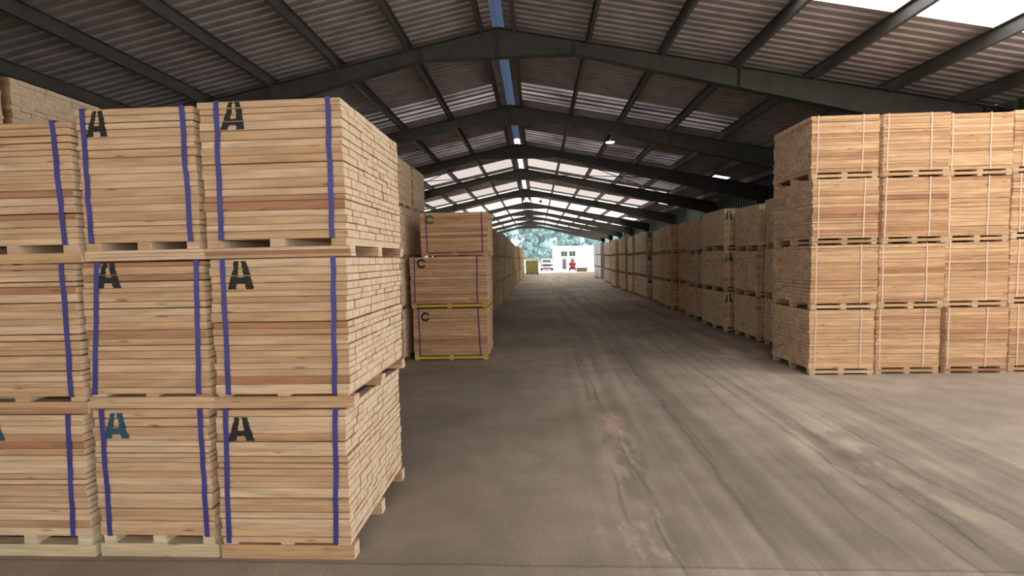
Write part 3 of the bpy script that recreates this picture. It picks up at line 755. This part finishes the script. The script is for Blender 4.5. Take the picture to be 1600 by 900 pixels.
# ------------------------------------------------------------------ outside: crate, pickup, building, red trolley, crate of offcuts, trees
OLIVE = plain('olive_board', (.30, .25, .09), .8, 0, .2, 3)
PALE = plain('pale_top_sheet', (.75, .75, .70), .7)
DARK = plain('dark_rubber', (.02, .02, .022), .8)
t = thing('wrapped_pack', 'olive coloured square pack with a pale top sheet outside the exit, left', 'wrapped pack', (-.60, 66.1, 0.001))
for k in range(8):
    mb = MB(); mb.box(-.86 + k * .215, -.86 + k * .215 + .205, -.86, -.80, .24, 1.85); link('side_board', mb.mesh('side_board', [OLIVE]), t)
mb = MB(); mb.box(-.86, .86, -.795, .86, .24, 1.85); link('load', mb.mesh('load', [OLIVE]), t)
mb = MB(); mb.prism([(-.9, 1.86), (.9, 1.86), (.9, 2.1), (.82, 2.2), (-.82, 2.2), (-.9, 2.1)], -.9, .9); link('top_sheet', mb.mesh('top_sheet', [PALE]), t)
mb = MB()
for xx in (-.75, 0, .75): mb.box(xx - .07, xx + .07, -.85, .85, 0, .12)
mb.box(-.86, .86, -.85, .85, .125, .235); link('pallet', mb.mesh('pallet', [DARK]), t)

WHITE = plain('white_car_paint', (.80, .80, .80), .25, 0, spec=.6)
GLASSM = plain('dark_windscreen', (.02, .028, .026), .6, 0, spec=.1)
CHROME = plain('dull_chrome', (.5, .5, .52), .25, .8)
LENS = plain('head_lamp_lens', (.16, .16, .18), .4)
t = thing('pickup_truck', 'white double cab pickup parked facing the shed beyond the exit', 'truck', (1.82, 84.2, -.01))
k = 1.16
def K(*a): return [v * k for v in a]
def kbox(mb, a, b, c, d, e, f): mb.box(a * k, b * k, c * k, d * k, e * k, f * k)
def side(pts): return [(p * k, q_ * k) for p, q_ in pts]
mb = MB()
mb.prism(side([(0, .42), (0, .95), (.12, 1.06), (1.25, 1.14), (5.1, 1.14), (5.15, .5), (4.5, .42)]), -.93 * k, .93 * k, 'x'); link('body', mb.mesh('body', [WHITE]), t)
mb = MB(); mb.prism(side([(1.2, 1.14), (1.95, 1.72), (2.2, 1.78), (3.35, 1.76), (3.6, 1.14)]), -.78 * k, .78 * k, 'x'); cab = link('cab', mb.mesh('cab', [WHITE]), t)
mb = MB(); mb.v += [tuple(K(-.70, 1.28, 1.20 - .02)), tuple(K(.70, 1.28, 1.18)), tuple(K(.62, 1.90, 1.68)), tuple(K(-.62, 1.90, 1.68)), tuple(K(-.70, 1.25, 1.20)), tuple(K(.70, 1.25, 1.20)), tuple(K(.62, 1.87, 1.70)), tuple(K(-.62, 1.87, 1.70))]
mb.f += [(0, 3, 2, 1), (4, 5, 6, 7), (0, 1, 5, 4), (2, 3, 7, 6), (1, 2, 6, 5), (3, 0, 4, 7)]; mb.m += [0] * 6
link('windscreen', mb.mesh('windscreen', [GLASSM]), cab)
for sx in (-1, 1):
    mb = MB(); mb.prism(side([(1.6, 1.2), (2.05, 1.62), (3.2, 1.62), (3.4, 1.2)]), sx * .781 * k, sx * .79 * k, 'x'); link('side_window', mb.mesh('side_window', [GLASSM]), cab)
    mb = MB(); kbox(mb, sx * .86 - .13, sx * .86 + .13, 1.45, 1.55, 1.16, 1.34); link('mirror', mb.mesh('mirror', [DARK]), t)
    mb = MB(); kbox(mb, sx * .72 - .18, sx * .72 + .18, -.03, .02, .82, 1.0); link('head_lamp', mb.mesh('head_lamp', [LENS]), t)
    for yy in (.85, 4.1):
        mb = MB(); mb.tube(K(sx * .72, yy, .36), K(sx * .95, yy, .36), .36 * k, 18); mb.tube(K(sx * .945, yy, .36), K(sx * .965, yy, .36), .2 * k, 12, 1)
        link('wheel', mb.mesh('wheel', [DARK, CHROME]), t)
mb = MB()
for zz in (.80, .87, .94): kbox(mb, -.5, .5, -.035, .0, zz, zz + .035)
kbox(mb, -.86, .86, -.012, .0, .70, 1.0); link('grille', mb.mesh('grille', [DARK]), t)
mb = MB(); mb.prism([(-.95 * k, -.02), (-.85 * k, -.16 * k), (.85 * k, -.16 * k), (.95 * k, -.02)], .42 * k, .66 * k, 'z'); link('bumper', mb.mesh('bumper', [WHITE]), t)
mb = MB(); kbox(mb, -.6, .6, -.172, -.162, .50, .60); link('air_intake', mb.mesh('air_intake', [DARK]), t)
mb = MB(); kbox(mb, -.8, .8, .05, .3, .2, .41); link('skid_plate', mb.mesh('skid_plate', [DARK]), t)

WW = plain('white_render', (.82, .82, .82), .9, 0, .04, 1)
WG = plain('grey_green_glass', (.045, .075, .06), .5, spec=.2)
DG = plain('grey_door', (.10, .095, .13), .6)
t = thing('office_building', 'white flat building with two windows over two grey doors', 'building', (7.6, 95.6, -.01))
mb = MB(); mb.box(-4.2, 6.5, 0, 5, 0, 4.3); link('wall', mb.mesh('wall', [WW]), t)
mb = MB(); mb.box(-4.5, 6.8, -.3, 5.3, 4.3, 4.5); link('roof', mb.mesh('roof', [WW]), t)
for (a, b) in ((-2.7, -1.5), (-1.1, .1)):
    mb = MB(); c = (a + b) / 2
    mb.box(a - .06, b + .06, -.05, .0, 2.42, 3.55); fr = link('window', mb.mesh('window', [WW]), t)
    mb = MB(); mb.box(a, c - .02, -.07, -.051, 2.48, 3.48); mb.box(c + .02, b, -.07, -.051, 2.48, 3.48); link('pane', mb.mesh('pane', [WG]), fr)
    mb = MB(); mb.box(c - .37, c + .37, -.05, 0, 0, 1.92); dr = link('door', mb.mesh('door', [DG]), t)
    mb = MB(); mb.tube((c + .28, -.09, 1.0), (c + .28, -.05, 1.0), .03, 8); link('door_handle', mb.mesh('door_handle', [CHROME]), dr)
    mb = MB(); mb.box(c - .37, c + .37, -.06, 0, 2.02, 2.16); link('lintel', mb.mesh('lintel', [DG]), t)

REDP = plain('red_machine_paint', (.26, .02, .025), .5)
t = thing('machine_cart', 'small red wheeled machine standing beyond the exit before the doors', 'machine', (5.75, 77.6, -.01))
mb = MB(); mb.prism([(-.52, .95), (.52, .95), (.56, 1.3), (.45, 1.38), (-.45, 1.38), (-.56, 1.3)], -.5, .6); link('hood', mb.mesh('hood', [REDP]), t)
mb = MB(); mb.box(-.35, .4, -.35, .45, .55, .945); link('engine_box', mb.mesh('engine_box', [REDP]), t)
for sx in (-.38, .38):
    mb = MB(); mb.box(sx - .05, sx + .05, -.3, -.2, .1, .55); link('leg', mb.mesh('leg', [REDP]), t)
for sx in (-.52, .42):
    mb = MB(); mb.tube((sx, .2, .3), (sx + .14, .2, .3), .3, 16); link('wheel', mb.mesh('wheel', [DARK]), t)
mb = MB(); mb.box(-.4, .4, .15, .25, .3, .56); link('axle', mb.mesh('axle', [DARK]), t)
BRW = plain('brown_bark', (.15, .11, .07), .9, 0, .3, 6)
t = thing('offcut_crate', 'low brown crate heaped with pale offcuts right of the red machine', 'crate', (7.0, 73.3 + 1.6, 0.001 - .011))
for k2 in range(4):
    mb = MB(); mb.box(-.78, .78, -.45, -.41, .02 + k2 * .15, .02 + k2 * .15 + .135); link('slat', mb.mesh('slat', [BRW]), t)
    mb = MB(); mb.box(-.78, .78, .41, .45, .02 + k2 * .15, .02 + k2 * .15 + .135); link('slat', mb.mesh('slat', [BRW]), t)
for sx in (-.8, .76):
    mb = MB(); mb.box(sx, sx + .04, -.45, .45, 0, .62); link('end_panel', mb.mesh('end_panel', [BRW]), t)
mb = MB(); mb.box(-.75, .75, -.4, .4, .03, .5)
q = random.Random(3)
for _ in range(26):
    x, y_ = q.uniform(-.65, .6), q.uniform(-.33, .3); z = q.uniform(.5, .62); mb.box(x, x + .12, y_, y_ + .1, z, z + .12)
link('offcuts', mb.mesh('offcuts', [PALE]), t, kind='stuff')

LEAF = plain('haze_tinted_leaf', (.36, .53, .55), .8, 0, .35, .6)  # distant haze is put into the pale leaf colour
BARK = plain('tree_bark', (.30, .28, .28), .9)
def tree(x, y, h, r, seed, label):
    q = random.Random(seed)
    t = thing('tree', label, 'tree', (x, y, -.01))
    mb = MB(); mb.tube((0, 0, 0), (q.uniform(-.3, .3), 0, h * .75), .17, 8, r1=.06)
    for _ in range(5):
        z = h * q.uniform(.35, .6); a = q.uniform(0, 6.28); mb.tube((0, 0, z), (math.cos(a) * r * .6, math.sin(a) * r * .6, z + h * .2), .07, 6, r1=.03)
    link('trunk', mb.mesh('trunk', [BARK]), t)
    mb = MB()
    cl = [(Vector((q.uniform(-r * .8, r * .8), q.uniform(-r * .6, r * .6), h * q.uniform(.12, .98))), q.uniform(.5, 1.1) * r * .38) for _ in range(44)]
    for c, cr_ in cl:
        for _ in range(170):
            d = Vector((q.gauss(0, 1), q.gauss(0, 1), q.gauss(0, .8))).normalized() * cr_ * q.uniform(.5, 1)
            p = c + d; u = Vector((q.gauss(0, 1), q.gauss(0, 1), q.gauss(0, 1))).normalized() * q.uniform(.18, .36); v = u.orthogonal().normalized() * q.uniform(.12, .22)
            n = len(mb.v); mb.v += [tuple(p - u), tuple(p + v), tuple(p + u), tuple(p - v)]; mb.f.append((n, n + 1, n + 2, n + 3)); mb.m.append(0)
    link('foliage', mb.mesh('foliage', [LEAF], False), t, kind='stuff')
tw = ['tall hazy tree at the left side of the exit view', 'hazy tree behind the olive pack', 'tall hazy tree behind the pickup', 'hazy tree just right of the pickup',
      'hazy tree behind the two office windows', 'hazy tree above the red machine', 'hazy tree above the right end of the office', 'tall hazy tree at the right side of the exit view']
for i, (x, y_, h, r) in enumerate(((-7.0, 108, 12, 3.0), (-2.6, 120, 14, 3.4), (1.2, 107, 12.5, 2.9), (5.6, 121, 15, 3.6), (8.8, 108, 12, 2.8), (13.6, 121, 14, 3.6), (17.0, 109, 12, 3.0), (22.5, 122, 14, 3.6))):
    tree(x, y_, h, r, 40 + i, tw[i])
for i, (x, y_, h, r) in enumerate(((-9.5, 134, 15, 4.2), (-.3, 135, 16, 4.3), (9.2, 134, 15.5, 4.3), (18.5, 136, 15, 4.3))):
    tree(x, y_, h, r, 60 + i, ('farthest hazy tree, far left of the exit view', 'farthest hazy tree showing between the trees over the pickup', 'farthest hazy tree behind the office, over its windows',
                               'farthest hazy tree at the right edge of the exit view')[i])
